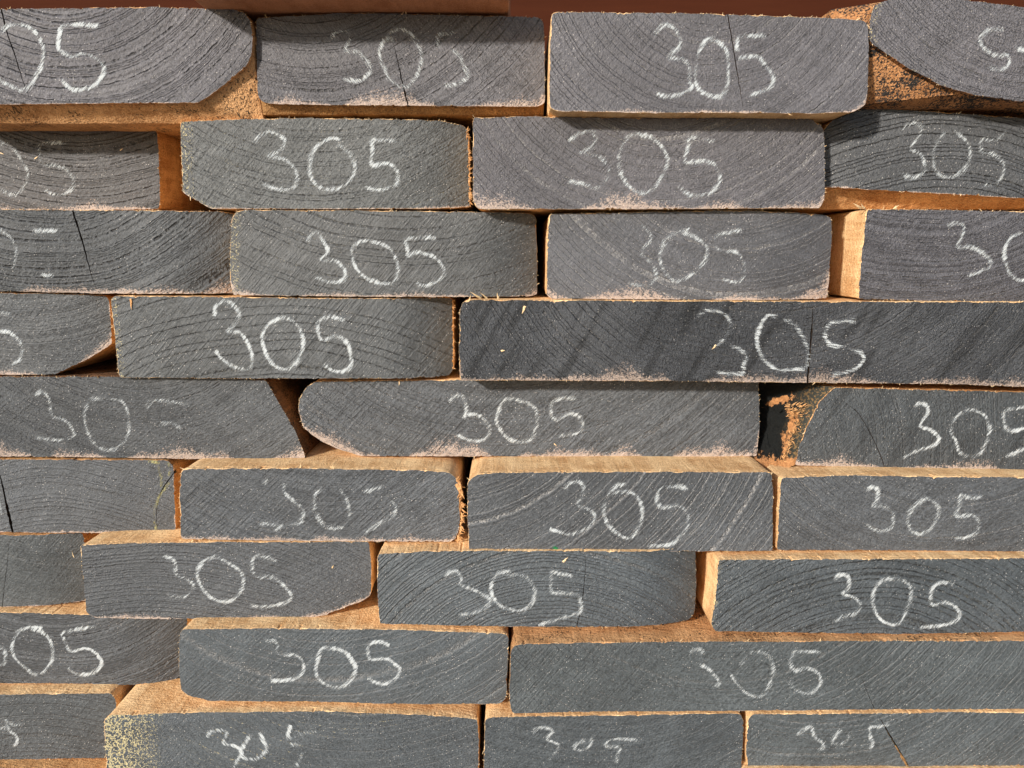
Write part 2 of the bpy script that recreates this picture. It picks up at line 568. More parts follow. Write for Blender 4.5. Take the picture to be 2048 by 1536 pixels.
    # interior vertices so that the face can bend
    for axis, lo, hi, stp in ((0, x0, x1, 0.0045), (2, 0.0, max(p[1] for p in base), 0.006)):
        c = lo + stp
        while c < hi - stp * 0.5:
            co = Vector((c, 0, 0)) if axis == 0 else Vector((0, 0, c))
            no = Vector((1, 0, 0)) if axis == 0 else Vector((0, 0, 1))
            geom = [f for f in bm.faces if f.material_index == 0]
            es = {e for f in geom for e in f.edges}
            vs_ = {v for f in geom for v in f.verts}
            bmesh.ops.bisect_plane(bm, geom=list(geom) + list(es) + list(vs_), plane_co=co, plane_no=no, dist=1e-7)
            c += stp
    for f in bm.faces:
        f.smooth = True
        for v in f.verts:
            v.co.y = disp(v.co.x, v.co.z)
    outset = {v: i for i, v in enumerate(inv)}
    for i in range(N):
        j = (i + 1) % N
        for quad in ((inv[i], inv[j], outer[j], outer[i]), (outer[i], outer[j], back[j], back[i])):
            try:
                f = bm.faces.new(quad)
                f.material_index = 2 if (jag[i][2] or jag[j][2]) else 1
            except ValueError:
                pass
    for e in bm.edges:
        if len({f.material_index for f in e.link_faces}) > 1:
            e.smooth = False
    hb = bm.verts.layers.float.new('hb')
    xl = bm.verts.layers.float.new('xl')
    leftx = {}
    for x, h in base:
        k = round(h / 0.004)
        leftx[k] = min(leftx.get(k, 9), x)
    lowh = {}
    for v in bm.verts:
        k = round(v.co.x / 0.001)
        if k not in lowh:
            lowh[k] = span(min(max(k * 0.001, x0 + 1e-5), x1 - 1e-5), 'low') or 0.0
        v[hb] = max(0.0, v.co.z - lowh[k])
        v[xl] = max(0.0, v.co.x - leftx.get(round(v.co.z / 0.004), x0))
    cx, ch = loc(*ring[:2])
    px_m = (D - z) / F
    mat = paint_mat((cx, 0, ch), 1.0 / (ring[2] * px_m), ring[3], ring[4], ang, saw, seed * 1.37, dust / 1000.0, yellow, rough, bands,
                    tuple(t * q for t, q in zip((0.075, 0.080, 0.085), tone if isinstance(tone, tuple) else (tone,) * 3)))
    end = link('painted_end', bm, [mat, wood, W_CRACK], root)
    # ---- body
    bo = soften(resample(L, 0.0028), 1)
    bn = normals(bo)
    bm = bmesh.new()
    rings = []
    ys = [ymax + 0.00005]
    if flare:
        ys += [ymax + flare['d'] * 0.5, ymax + flare['d']]
    else:
        ys += [ymax + 0.012]
    ys += [0.05, 0.12, 0.4, length]
    ft = None
    if flare:
        ft = loc(flare.get('rx', 0), flare.get('by', 0))
    for yi, y in enumerate(ys):
        rr = []
        t = 0.0
        if flare:
            t = min(1.0, (y - ymax) / flare['d'])
        for (x, h), (nx, nh) in zip(bo, bn):
            X, H = x, h
            if flare and 'by' in flare and nh < -0.25:
                H = h + (min(h, ft[1]) - h) * t
            if flare and 'rx' in flare and nx > 0.25 and H < 0.035:
                X = x + (ft[0] - x) * t
            if flare and 'lx' in flare and nx < -0.25:
                X = x + (loc(flare['lx'], 0)[0] - x) * t
            w = 0.0004 * noise.noise(Vector((x * 60 + seed, y * 30, h * 60))) if yi else 0.0
            rr.append(bm.verts.new((X + nx * w, y, H + nh * w)))
        rings.append(rr)
    M = len(bo)
    for a, b in zip(rings[:-1], rings[1:]):
        for i in range(M):
            j = (i + 1) % M
            f = bm.faces.new((a[i], b[i], b[j], a[j]))
            f.smooth = True
    for rr in (rings[0], rings[-1]):
        try:
            bm.faces.new(rr)
        except ValueError:
            pass
    bmesh.ops.recalc_face_normals(bm, faces=bm.faces[:])
    for e in bm.edges:
        if len(e.link_faces) == 2 and e.link_faces[0].normal.angle(e.link_faces[1].normal, 0) > 0.6:
            e.smooth = False
    body = link('wood_body', bm, [wood], root)
    # ---- torn fibres standing off the arrises
    if fibres > 0:
        bm = bmesh.new()
        nf = int(150 * fibres * (x1 - x0) / 0.19)
        for _ in range(nf):
            i = rnd.randrange(N)
            x, h, cr = jag[i]
            nx, nh = nj[i]
            if cr or (nh < -0.3 and rnd.random() < 0.7) or (nx > 0.5 and rnd.random() < 0.3):
                continue
            big = rnd.random() < 0.05
            ln = rnd.uniform(0.0005, 0.0014) * (2.2 if big else 1)
            wd = rnd.uniform(0.00010, 0.00022) * (1.7 if big else 1)
            y = disp(x, h) - rnd.uniform(-0.0008, 0.0003)
            a = rnd.uniform(-1.3, 1.3)
            dx = nx * math.cos(a) - nh * math.sin(a)
            dh = nh * math.cos(a) + nx * math.sin(a)
            dv = Vector((dx, rnd.uniform(-0.9, 0.1), dh)).normalized()
            side = dv.cross(Vector((rnd.uniform(-1, 1), rnd.uniform(-1, 1), rnd.uniform(-1, 1)))).normalized()
            up = dv.cross(side)
            o_ = Vector((x - nx * 0.0002, y, h - nh * 0.0002))
            bend = up * rnd.uniform(-0.4, 0.4) * ln
            sec = []
            for k, (tt, ws) in enumerate(((0, 1), (0.5, 0.8), (1, 0.15))):
                cpt = o_ + dv * ln * tt + bend * tt * tt
                sec.append([bm.verts.new(cpt + (side * math.cos(q) + up * math.sin(q)) * wd * ws) for q in (0, 2.1, 4.2)])
            for s0, s1 in zip(sec[:-1], sec[1:]):
                for k in range(3):
                    bm.faces.new((s0[k], s0[(k + 1) % 3], s1[(k + 1) % 3], s1[k]))
        link('torn_fibres', bm, [W_FIBRE], root)['kind'] = 'stuff'
    # ---- chalk
    if strokes:
        ribbons(end, 'chalk_number', strokes, crop, loc, disp, chalk_mat('white_chalk', (0.60, 0.64, 0.66), ang, seed * 0.7), rnd, 0.0022, weight)
    return root, end, loc, disp


def ribbons(parent, name, strokes, crop, loc, disp, mat, rnd, wid, weight=1.0, lift=0.00022):
    bm = bmesh.new()
    la = bm.verts.layers.float.new('across')
    lw = bm.verts.layers.float.new('weight')
    ox_, oy_ = CROP[crop]
    for st in strokes:
        w0 = weight
        if isinstance(st, tuple):
            w0, st = (0.35 + 0.65 * st[0]) * weight, st[1]
        pts = [loc(ox_ + a * KS, oy_ + b * KS) for a, b in st]
        path = catmull(pts, 0.0009)
        M = len(path)
        ph = rnd.uniform(0, 99)
        prev = None
        for i, (x, h) in enumerate(path):
            a, b = path[max(0, i - 1)], path[min(M - 1, i + 1)]
            dx, dh = b[0] - a[0], b[1] - a[1]
            l_ = math.hypot(dx, dh) or 1
            wd = wid * (0.85 + 0.35 * noise.noise(Vector((i * 0.09, ph, 0))))
            ws = w0 * (1.0 + 0.42 * noise.noise(Vector((i * 0.07, ph, 5))))
            if i < 2 or i > M - 3:
                ws *= 0.7
            nx, nh = -dh / l_ * wd, dx / l_ * wd
            row = []
            for s_ in (-1, 0, 1):
                X, H = x + nx * s_, h + nh * s_
                v = bm.verts.new((X, disp(X, H) - lift, H))
                v[la] = float(s_)
                v[lw] = ws
                row.append(v)
            if prev:
                for k in (0, 1):
                    bm.faces.new((prev[k], prev[k + 1], row[k + 1], row[k]))
            prev = row
        lift += 0.00003
    o = link(name, bm, [mat], parent)
    return o


# ------------------------------------------------------------------ the setting
def ground_and_wall():
    m, n, b = new_mat('dry_ground')
    co = n.objco()
    n.put(b.inputs['Base Color'], n.mix(n.noise(co, 6, 5.0, 0.6), (0.20, 0.16, 0.12, 1), (0.32, 0.27, 0.22, 1)))
    b.inputs['Roughness'].default_value = 0.9
    n.put(b.inputs['Normal'], n.bump(n.noise(co, 60, 5.0, 0.6), 0.01))
    bm = bmesh.new()
    bmesh.ops.create_grid(bm, x_segments=8, y_segments=8, size=60)
    o = link('ground', bm, [m], None)
    o.location = (0, 0, GROUND)
    o['kind'] = 'structure'
    m, n, b = new_mat('dark_brown_paint')
    co = n.objco()
    x, y, z = n.xyz(co)
    f = n.noise(n.comb(n.m('MULTIPLY', x, 3.0), y, n.m('MULTIPLY', z, 40.0)), 1.0, 3.0, 0.5)
    n.put(b.inputs['Base Color'], n.mix(f, (0.040, 0.010, 0.004, 1), (0.062, 0.017, 0.007, 1)))
    b.inputs['Roughness'].default_value = 0.9
    b.inputs['Specular IOR Level'].default_value = 0.1
    bm = bmesh.new()
    bmesh.ops.create_cube(bm, size=1.0)
    for v in bm.verts:
        v.co = Vector((v.co.x * 8, v.co.y * 0.1, (v.co.z + 0.5) * 3.2))
    o = link('wall', bm, [m], None)
    o.location = (0, 2.6, GROUND)
    o['kind'] = 'structure'


GROUND = unproject(900, 1558, 0.038)[1] - 0.0505
ground_and_wall()

# ------------------------------------------------------------------ the planks, course by course from the top
W1 = (1.42, 1.29, 1.33)
W2 = (1.34, 1.23, 1.26)
LO = (0.93, 0.95, 0.99)
LL = (0.86, 0.94, 0.99)

plank([(352, -150), (1019, -150), (1020, -90), (1018, -18), (700, -18), (375, -18), (354, -23)], 0.046,
      'reddish plank laid flat on top of the stack, only its rough underside showing', (600, -600, 14, 0.4, 0.2), wood=W_RED, seed=1, fibres=0.3)

plank([(-140, 14), (0, 18), (150, 16), (300, 14), (470, 18), (488, 24), (500, 40), (505, 70), (503, 110), (495, 128), (470, 150), (440, 176), (395, 205), (300, 206), (0, 209), (-140, 210)], 0.015,
      'top course plank whose lower right corner curves away into orange speckled wane, chalked 05', (100, -250, 13, 0.95, 0.1), wood=W_BARK,
      cracks=[dict(p=[(2, 17), (12, 60), (30, 110), (48, 165), (62, 204)], w=0.0005)], crop='a',
      strokes=[[(0, 190), (60, 145), (150, 150), (215, 200), (255, 280), (250, 370), (215, 450), (150, 530), (60, 500), (0, 465), (-60, 380), (-50, 260), (0, 190)],
               (1.15, [(590, 155), (480, 145), (370, 155), (345, 230), (350, 290), (420, 330), (480, 315), (560, 340), (610, 390), (600, 450), (540, 510), (430, 525), (360, 465)])],
      tone=W1, rough=0.55, seed=2, flare=dict(d=0.011, by=238, rx=511), dust=0.5, saw=0.35)
plank([(512, 36), (560, 33), (690, 26), (800, 28), (960, 31), (1075, 33), (1086, 40), (1089, 70), (1090, 205), (1078, 214), (900, 212), (700, 211), (540, 208), (522, 203), (515, 190), (513, 110)], 0.010,
      'top course plank with a fine black crack running down through its chalked zero', (600, -300, 12, 0.75, 0.12), wood=W_BROWN,
      cracks=[dict(p=[(816, 211), (806, 170), (796, 125), (785, 80)], w=0.00045)], crop='m',
      strokes=[(0.75, [(775, 230), (790, 195), (860, 185), (880, 230), (850, 295), (920, 305), (970, 350), (1000, 410), (980, 440), (930, 475), (825, 465)]),
               (0.85, [(1105, 200), (1160, 175), (1220, 190), (1270, 250), (1295, 330), (1280, 420), (1235, 490), (1185, 510), (1110, 460), (1075, 390), (1050, 310), (1080, 240), (1150, 225)]),
               (0.8, [(1500, 180), (1450, 200), (1395, 205), (1395, 280)]), (0.8, [(1470, 285), (1520, 330), (1550, 400), (1565, 450), (1500, 490), (1420, 505)])],
      tone=W2, dust=6, rough=0.7, seed=3, saw=0.6, flare=dict(d=0.004, by=224), ang=-0.9)
plank([(1103, 28), (1110, 24), (1300, 26), (1450, 28), (1500, 30), (1650, 35), (1725, 40), (1735, 48), (1738, 90), (1734, 190), (1728, 212), (1705, 224), (1640, 227), (1500, 226), (1300, 226), (1110, 222), (1098, 215), (1100, 100)], 0.030,
      'top course plank standing proud with a straight crack between its chalked zero and five', (1430, -110, 13, 0.5, 0.4),
      cracks=[dict(p=[(1455, 28), (1463, 70), (1472, 130), (1480, 180), (1486, 222)], w=0.00035)], crop='n',
      strokes=[(0.8, [(895, 215), (930, 170), (970, 145), (1020, 170), (1055, 230), (1045, 280), (980, 335), (1070, 345), (1110, 400), (1110, 480), (1125, 510), (1070, 545), (980, 565), (905, 545)]),
               [(1260, 210), (1210, 230), (1165, 300), (1145, 400), (1150, 500), (1200, 550), (1290, 565), (1330, 500), (1335, 400), (1325, 300), (1280, 245), (1230, 235)],
               [(1560, 205), (1490, 210), (1400, 220), (1385, 300)], [(1395, 340), (1500, 330), (1555, 380), (1600, 460), (1580, 510), (1520, 540), (1450, 560)]],
      tone=W1, dust=1.5, seed=4, saw=0.35, fibres=1.2)
plank([(1742, 30), (1750, 8), (1790, -6), (1900, -4), (2048, 14), (2200, 28), (2200, 222), (2048, 203), (1950, 190), (1880, 170), (1820, 138), (1775, 108), (1745, 88), (1738, 75)], 0.028,
      'top right plank with a sweeping curved lower edge over dark speckled orange wane', (2130, -280, 7, 0.5, 0.15), wood=W_BLACKSPECK, crop='c',
      strokes=[(0.75, [(1925, 165), (1840, 180), (1790, 230), (1820, 290), (1890, 325), (1955, 325), (1955, 385), (1900, 410), (1840, 395)]), [(1990, 270), (2030, 290), (2100, 290)]],
      tone=W1, rough=1.0, seed=5, flare=dict(d=0.014, by=204, lx=1690), saw=0.3, yellow=0.25)

b1 = plank([(-140, 250), (0, 249), (150, 251), (300, 255), (313, 262), (317, 300), (320, 395), (318, 418), (0, 424), (-140, 424)], -0.030,
      'dark shaded plank set back at the left of the second course, chalked 05', (120, -160, 12, 0.8, 0.05), wood=W_ORANGE, crop='a',
      strokes=[(0.6, [(-30, 860), (30, 830), (80, 870), (130, 940), (165, 1010), (150, 1080), (100, 1135), (40, 1130), (-10, 1100)]),
               (0.7, [(385, 840), (310, 835), (240, 845), (235, 890), (245, 960), (320, 970), (380, 990), (425, 1040), (430, 1090), (380, 1135), (310, 1135), (265, 1110)])],
      dust=4, rough=0.35, seed=6, saw=0.3, tone=(1.05, 0.97, 0.95))
b2 = plank([(360, 243), (480, 238), (600, 236), (750, 238), (880, 240), (925, 246), (935, 256), (937, 300), (937, 350), (940, 412), (860, 417), (700, 418), (420, 417), (400, 405), (365, 385), (362, 300)], 0.005,
      'second course plank with a yellow-flecked left end and a clipped lower left corner', (620, -150, 15, 0.55, 0.1), crop='m',
      strokes=[[(310, 835), (350, 795), (400, 770), (450, 785), (495, 820), (470, 880), (405, 910), (460, 925), (520, 950), (565, 1010), (560, 1070), (530, 1105), (470, 1110), (400, 1090), (340, 1060)],
               [(825, 820), (770, 810), (700, 845), (650, 910), (640, 980), (655, 1050), (700, 1095), (770, 1110), (850, 1080), (900, 1020), (905, 950), (870, 890), (800, 840)],
               [(1150, 820), (1090, 820), (1010, 825), (1010, 880), (1005, 965), (1080, 955), (1130, 970), (1160, 1020), (1150, 1080), (1090, 1105), (1020, 1110), (965, 1095)]],
      tone=(1.22, 1.20, 1.14), yellow=0.35, roll=0.0030, seed=7, dust=1.0, saw=0.7, fibres=1.4)
plank([(946, 236), (1040, 233), (1300, 236), (1600, 236), (1630, 240), (1648, 255), (1651, 300), (1649, 400), (1640, 416), (1300, 418), (1100, 418), (955, 418), (946, 405)], 0.014,
      'second course plank with pale curved growth rings at its left and dust along its bottom', (1330, -20, 12, 0.6, 0.75), crop='n',
      strokes=[(0.6, [(400, 830), (470, 780), (540, 770), (560, 810), (530, 865), (470, 890), (560, 910), (620, 950), (640, 1000), (610, 1060), (560, 1100), (500, 1080), (395, 1055)]),
               (0.85, [(790, 785), (740, 810), (700, 900), (700, 980), (725, 1050), (780, 1110), (850, 1130), (910, 1090), (965, 1010), (980, 930), (940, 850), (870, 800), (790, 785)]),
               (0.8, [(1265, 835), (1180, 815), (1110, 805), (1100, 860), (1085, 945), (1180, 945), (1250, 960), (1285, 1030), (1270, 1090), (1200, 1140), (1110, 1140), (1045, 1090)])],
      tone=W1, dust=6.5, seed=8, rough=0.7)
plank([(1650, 262), (1665, 240), (1700, 225), (1735, 215), (1850, 222), (2048, 236), (2200, 245), (2200, 408), (2048, 397), (1900, 388), (1750, 380), (1640, 373), (1645, 300)], 0.006,
      'second course plank at the right with strong arched growth rings over an orange underside', (1830, 800, 11, 1.1, 0.1), wood=W_ORANGE, crop='c',
      strokes=[(0.6, [(1335, 775), (1370, 730), (1430, 730), (1440, 780), (1385, 870), (1440, 900), (1470, 970), (1450, 1020), (1380, 1040), (1335, 1015)]),
               (0.65, [(1640, 765), (1580, 790), (1525, 880), (1520, 970), (1560, 1030), (1630, 1035), (1700, 990), (1735, 900), (1715, 830), (1640, 765)]),
               (0.55, [(1950, 780), (1880, 815), (1805, 820), (1810, 890), (1880, 905), (1930, 960), (1920, 1030), (1870, 1080), (1800, 1085)])],
      seed=9, dust=1, tone=(0.88, 0.86, 0.86), saw=0.35, flare=dict(d=0.010, by=415), rolll=0.004)

plank([(-140, 418), (0, 419), (150, 420), (440, 422), (456, 426), (459, 470), (459, 588), (200, 587), (0, 582), (-140, 580)], -0.002,
      'left plank of the third course with a dark slanting crack and steep wavy grain', (60, 100, 14, 1.1, 0.1), crop='d',
      cracks=[dict(p=[(145, 420), (158, 460), (170, 500), (182, 545), (195, 585)], w=0.0007)],
      strokes=[(0.5, [(190, 185), (270, 180), (345, 180)]), (0.4, [(240, 440), (320, 440)]), (0.35, [(-10, 180), (20, 185), (90, 260), (95, 370), (60, 400)])],
      dust=6, weight=1.3, rough=0.7, seed=10, roll=0.0035, saw=0.3)
plank([(463, 440), (470, 424), (485, 420), (700, 421), (1060, 425), (1073, 432), (1075, 500), (1075, 592), (1060, 594), (700, 593), (465, 590), (460, 560), (460, 500)], 0.004,
      'third course plank with greenish flecks at its left and fine diagonal saw marks', (800, -160, 22, 0.5, 0.1), crop='o',
      strokes=[[(625, 240), (640, 215), (685, 190), (720, 240), (750, 300), (710, 350), (790, 355), (840, 400), (850, 450), (820, 475), (750, 480), (675, 450)],
               [(990, 240), (930, 245), (890, 290), (900, 370), (940, 430), (1000, 470), (1080, 490), (1140, 475), (1160, 400), (1130, 310), (1080, 265), (990, 240)],
               (1.05, [(1380, 220), (1300, 220), (1210, 230), (1215, 290), (1220, 325), (1270, 305), (1350, 325), (1410, 370), (1430, 430), (1380, 480), (1310, 500), (1265, 485)])],
      tone=(1.10, 1.08, 1.05), yellow=0.3, dust=3.5, roll=0.0035, seed=11, rough=0.25, saw=0.7)
plank([(1098, 428), (1300, 424), (1450, 421), (1600, 425), (1655, 430), (1669, 435), (1671, 470), (1666, 560), (1662, 598), (1500, 600), (1200, 598), (1100, 597), (1093, 590), (1095, 480)], 0.008,
      'third course plank right of a dark gap, fine pale rings sweeping down from its left', (1500, 140, 12.5, 0.5, 0.85), crop='p',
      strokes=[(0.6, [(530, 145), (590, 200), (580, 250), (535, 310), (590, 370), (625, 440), (600, 480), (540, 500), (455, 490)]),
               (0.8, [(820, 170), (750, 185), (690, 220), (645, 300), (655, 390), (700, 455), (750, 475), (850, 420), (905, 360), (920, 280), (860, 225), (770, 185)]),
               (0.75, [(1120, 175), (1050, 190), (970, 215), (965, 270), (1010, 295), (1090, 305), (1130, 360), (1135, 420), (1110, 475), (1070, 480), (1010, 465)])],
      tone=(1.10, 1.05, 1.09), dust=6, roll=0.0018, seed=12, rough=0.3, saw=0.3, fibres=1.8)
c4_ = plank([(1733, 418), (1900, 420), (2048, 423), (2200, 426), (2200, 608), (2048, 604), (1850, 601), (1716, 598), (1722, 520), (1730, 440)], 0.008,
      'right plank of the third course whose pale wooden side shows in the wide gap', (1880, 40, 7, 0.8, 0.25), crop='f',
      strokes=[(0.85, [(1600, 155), (1650, 135), (1695, 150), (1690, 200), (1660, 275), (1730, 275), (1790, 300), (1845, 350), (1840, 385), (1790, 420), (1715, 445)]),
               [(2040, 190), (1970, 220), (1930, 300), (1945, 390), (1980, 450), (2040, 470), (2110, 430), (2140, 330), (2110, 230), (2040, 190)]],
      tone=(1.18, 1.10, 1.17), seed=13, rough=0.7, fibres=1.5)

plank([(-140, 582), (0, 586), (100, 587), (208, 592), (213, 610), (217, 690), (180, 715), (110, 749), (0, 750), (-140, 751)], -0.004,
      'left plank of the fourth course, its lower right corner cut off at a slant', (0, 250, 8, 0.45, 0.1), wood=W_ORANGE, crop='d',
      strokes=[(0.6, [(-20, 660), (50, 665), (80, 655)]), (0.95, [(-30, 775), (0, 770), (60, 775), (110, 820), (135, 880), (110, 935), (70, 965)])],
      dust=4.5, rough=0.8, seed=14, roll=0.0012)
d2 = plank([(221, 600), (228, 592), (300, 592), (470, 594), (700, 597), (890, 596), (902, 599), (903, 650), (904, 745), (895, 757), (700, 757), (450, 757), (240, 755), (236, 740), (228, 660)], 0.002,
      'fourth course plank with a ragged cream left edge and the boldest chalked 305', (580, 1300, 20, 0.5, 0.05), crop='o',
      strokes=[(1.2, [(85, 680), (90, 630), (145, 590), (200, 620), (230, 670), (200, 730), (160, 770), (230, 775), (280, 840), (305, 910), (300, 970), (270, 990), (200, 975), (130, 930), (90, 880)]),
               (1.2, [(470, 690), (400, 730), (365, 800), (380, 880), (410, 940), (460, 980), (530, 985), (580, 920), (605, 850), (590, 760), (530, 700), (470, 690)]),
               (1.15, [(850, 705), (760, 685), (700, 710), (690, 750), (715, 820), (800, 800), (860, 835), (880, 900), (885, 960), (850, 1000), (780, 1000), (725, 960)])],
      tone=(0.98, 0.99, 0.98), yellow=0.25, roll=0.0038, seed=15, rough=0.2, saw=0.65, rim=1.4)
d3 = plank([(920, 620), (925, 604), (940, 600), (1090, 600), (1300, 602), (1600, 603), (2048, 604), (2200, 610), (2200, 777), (2048, 774), (1900, 768), (1600, 765), (1300, 762), (920, 761), (918, 700)], 0.015,
      'long rough fourth course plank with dark tear bands and a thick pink dust line', (1560, 260, 13, 1.0, 0.35), crop='p',
      cracks=[dict(p=[(1615, 766), (1619, 710), (1624, 650), (1626, 604)], w=0.0009)],
      strokes=[(0.65, [(860, 680), (920, 645), (990, 655), (1045, 690), (1055, 730), (1030, 790), (970, 860)]), (0.75, [(1050, 850), (1120, 880), (1150, 920), (1130, 970), (1130, 1015), (1050, 1015), (960, 1005)]),
               (0.95, [(1330, 680), (1270, 680), (1225, 750), (1210, 830), (1240, 920), (1290, 970), (1360, 995), (1490, 990)]), (0.5, [(1490, 990), (1515, 920), (1490, 830), (1440, 740), (1370, 690)]),
               (0.95, [(1790, 710), (1710, 710), (1640, 725), (1610, 790), (1640, 845), (1740, 865), (1810, 890), (1835, 930), (1790, 985), (1720, 1010), (1640, 1025)])],
      tone=(0.86, 0.86, 0.90), dust=7, bands=1.1, seed=16, rough=2.6, ang=-0.12, fibres=1.8, rim=1.3)

plank([(-140, 752), (0, 753), (300, 753), (532, 760), (555, 800), (590, 860), (612, 915), (600, 919), (400, 918), (200, 915), (0, 913), (-140, 912)], -0.003,
      'left plank of the fifth course with a slanting right end and a fading five', (250, 450, 12, 0.55, 0.15), wood=W_DARK, crop='g',
      strokes=[(0.75, [(195, 160), (245, 125), (290, 170), (300, 260), (380, 295), (425, 350), (425, 390), (350, 410), (210, 400)]),
               (0.6, [(600, 165), (530, 180), (495, 260), (510, 360), (560, 440), (630, 470), (700, 445), (750, 370), (750, 270), (720, 190), (650, 165)]),
               (0.55, [(1110, 200), (1000, 185), (900, 180), (850, 225)]), (0.6, [(930, 320), (1010, 310), (1060, 350)])],
      dust=7, rough=0.95, seed=17, tone=(0.97, 0.98, 1.0), ang=0.7)
e2_ = plank([(612, 775), (630, 763), (900, 760), (1300, 757), (1517, 757), (1519, 850), (1514, 912), (1400, 914), (1000, 913), (720, 912), (680, 900), (640, 882), (605, 855), (597, 820), (600, 795)], -0.006,
      'wide fifth course plank with a rounded left end and cross-hatched saw marks', (1000, 330, 13, 0.6, 0.35), crop='h',
      strokes=[(0.9, [(640, 190), (665, 155), (710, 150), (735, 190), (735, 250), (720, 285)]), (0.95, [(740, 255), (810, 265), (860, 310), (875, 360), (840, 405), (760, 410), (680, 375)]),
               (0.85, [(1010, 165), (960, 180), (930, 240), (915, 290), (940, 350), (980, 400), (1050, 420), (1120, 400), (1150, 320), (1150, 250), (1120, 205), (1010, 165)]),
               (0.85, [(1390, 165), (1310, 165), (1250, 180), (1235, 220), (1255, 290), (1330, 260), (1390, 265), (1420, 310), (1410, 360), (1350, 380), (1280, 385)])],
      tone=LO, dust=8, seed=18, rough=0.45, saw=0.8, ang=0.8)
e3, e3end, e3loc, e3disp = plank([(1668, 775), (1800, 778), (2048, 784), (2200, 790), (2200, 950), (2048, 942), (1850, 938), (1700, 933), (1592, 932), (1602, 890), (1622, 840), (1642, 800)], 0.009,
      'right plank of the fifth course with a torn bark left edge and splintered orange wood', (1350, 950, 12, 0.45, 0.1), wood=W_ORANGE, crop='i',
      cracks=[dict(p=[(1770, 936), (1757, 900), (1740, 865), (1715, 825), (1685, 802)], w=0.00028)],
      strokes=[[(1400, 215), (1430, 195), (1475, 205), (1485, 250), (1440, 325), (1500, 350), (1550, 395), (1530, 435), (1450, 465), (1335, 515)],
               (0.75, [(1690, 240), (1640, 290), (1620, 360), (1650, 420), (1680, 490), (1770, 500), (1820, 440), (1845, 350), (1820, 270), (1750, 235), (1690, 240)]),
               [(2060, 215), (1990, 225), (1930, 245), (1940, 340), (1990, 355), (2060, 330)], (0.9, [(1935, 505), (2000, 480), (2060, 450)])],
      tone=(0.85, 0.9, 0.93), dust=5, seed=19, bands=0.6, rough=1.1, rolll=0.003, fibres=1.5)

f1 = plank([(-140, 916), (0, 918), (200, 919), (335, 920), (345, 930), (347, 945), (350, 1000), (352, 1062), (340, 1067), (0, 1064), (-140, 1064)], -0.003,
      'left plank of the sixth course, nearly unmarked, with a curved split at its right end', (150, 1350, 12, 0.35, 0.1), wood=W_ORANGE, crop='g',
      cracks=[dict(p=[(26, 1065), (18, 1030), (8, 985), (0, 950), (-8, 925)], w=0.0011), dict(p=[(348, 945), (336, 962), (322, 985), (315, 1015), (314, 1045), (316, 1062)], w=0.0004)],
      strokes=[(0.8, [(-10, 770), (2, 800), (8, 850)])], dust=2.5, seed=20, tone=LO, rough=0.5, saw=0.35)
f2 = plank([(362, 940), (375, 937), (600, 936), (700, 938), (850, 940), (900, 945), (915, 960), (918, 1000), (920, 1050), (912, 1078), (900, 1084), (600, 1082), (362, 1078), (358, 1000)], 0.021,
      'sixth course plank with a splintered orange right edge and a faint broken 305', (650, 560, 11, 0.4, 0.2), crop='q',
      strokes=[(0.4, [(365, 675), (400, 640)]), (0.65, [(500, 665), (495, 710), (540, 760), (600, 810), (600, 860), (575, 900), (500, 905), (430, 940)]), (0.8, [(345, 895), (430, 905), (500, 905)]),
               (0.65, [(715, 700), (680, 720), (670, 780), (680, 840), (720, 900), (780, 930), (845, 915)]), (0.55, [(820, 695), (860, 760), (875, 830), (875, 870)]),
               (0.75, [(1070, 675), (1010, 700), (955, 712)]), (0.75, [(1110, 760), (1145, 800), (1130, 850), (1060, 890), (1010, 925), (955, 950)])],
      tone=(0.92, 0.95, 1.0), dust=4, weight=1.12, seed=21, saw=0.8, ang=0.75, rough=0.4, fibres=1.4, rim=1.2)
f3_ = plank([(935, 965), (955, 948), (1000, 945), (1300, 943), (1543, 944), (1546, 1000), (1546, 1102), (1300, 1103), (938, 1100), (935, 1030)], 0.030,
      'sixth course plank with light S-shaped rings behind its 305 and a broad lit top', (880, 690, 13, 0.55, 0.9), crop='r',
      strokes=[(0.85, [(380, 700), (400, 665), (460, 655), (490, 690), (480, 745), (450, 790), (530, 820), (555, 860), (530, 910), (470, 945), (400, 960), (290, 930)]),
               (0.9, [(740, 665), (680, 680), (630, 740), (605, 830), (630, 900), (680, 950), (750, 985), (800, 940), (830, 850), (820, 770), (780, 720), (720, 710), (650, 725)]),
               (0.8, [(1100, 690), (1020, 680), (940, 690), (920, 740), (940, 800), (1040, 795), (1095, 840), (1100, 900), (1060, 970), (1000, 1020), (860, 1030)])],
      tone=LO, seed=22, rough=0.25, saw=0.3)
plank([(1562, 955), (1700, 950), (2048, 955), (2200, 960), (2200, 1102), (2048, 1103), (1800, 1101), (1553, 1100), (1557, 1020)], 0.028,
      'right plank of the sixth course with close curved lines at its left end', (1930, 640, 9, 0.5, 0.6), crop='i',
      strokes=[(0.9, [(1120, 705), (1150, 685), (1190, 700), (1185, 770), (1160, 795), (1230, 800), (1280, 840), (1280, 900), (1250, 935), (1190, 940), (1125, 905)]),
               (0.85, [(1480, 750), (1430, 775), (1380, 830), (1370, 890), (1400, 950), (1450, 960), (1510, 920), (1550, 830), (1530, 780), (1470, 745)]),
               (0.85, [(1810, 740), (1740, 750), (1680, 735), (1670, 790), (1650, 855), (1740, 850), (1780, 880), (1780, 930), (1740, 970), (1680, 985), (1625, 980)])],
      tone=LO, seed=23, rough=0.3, saw=0.5)

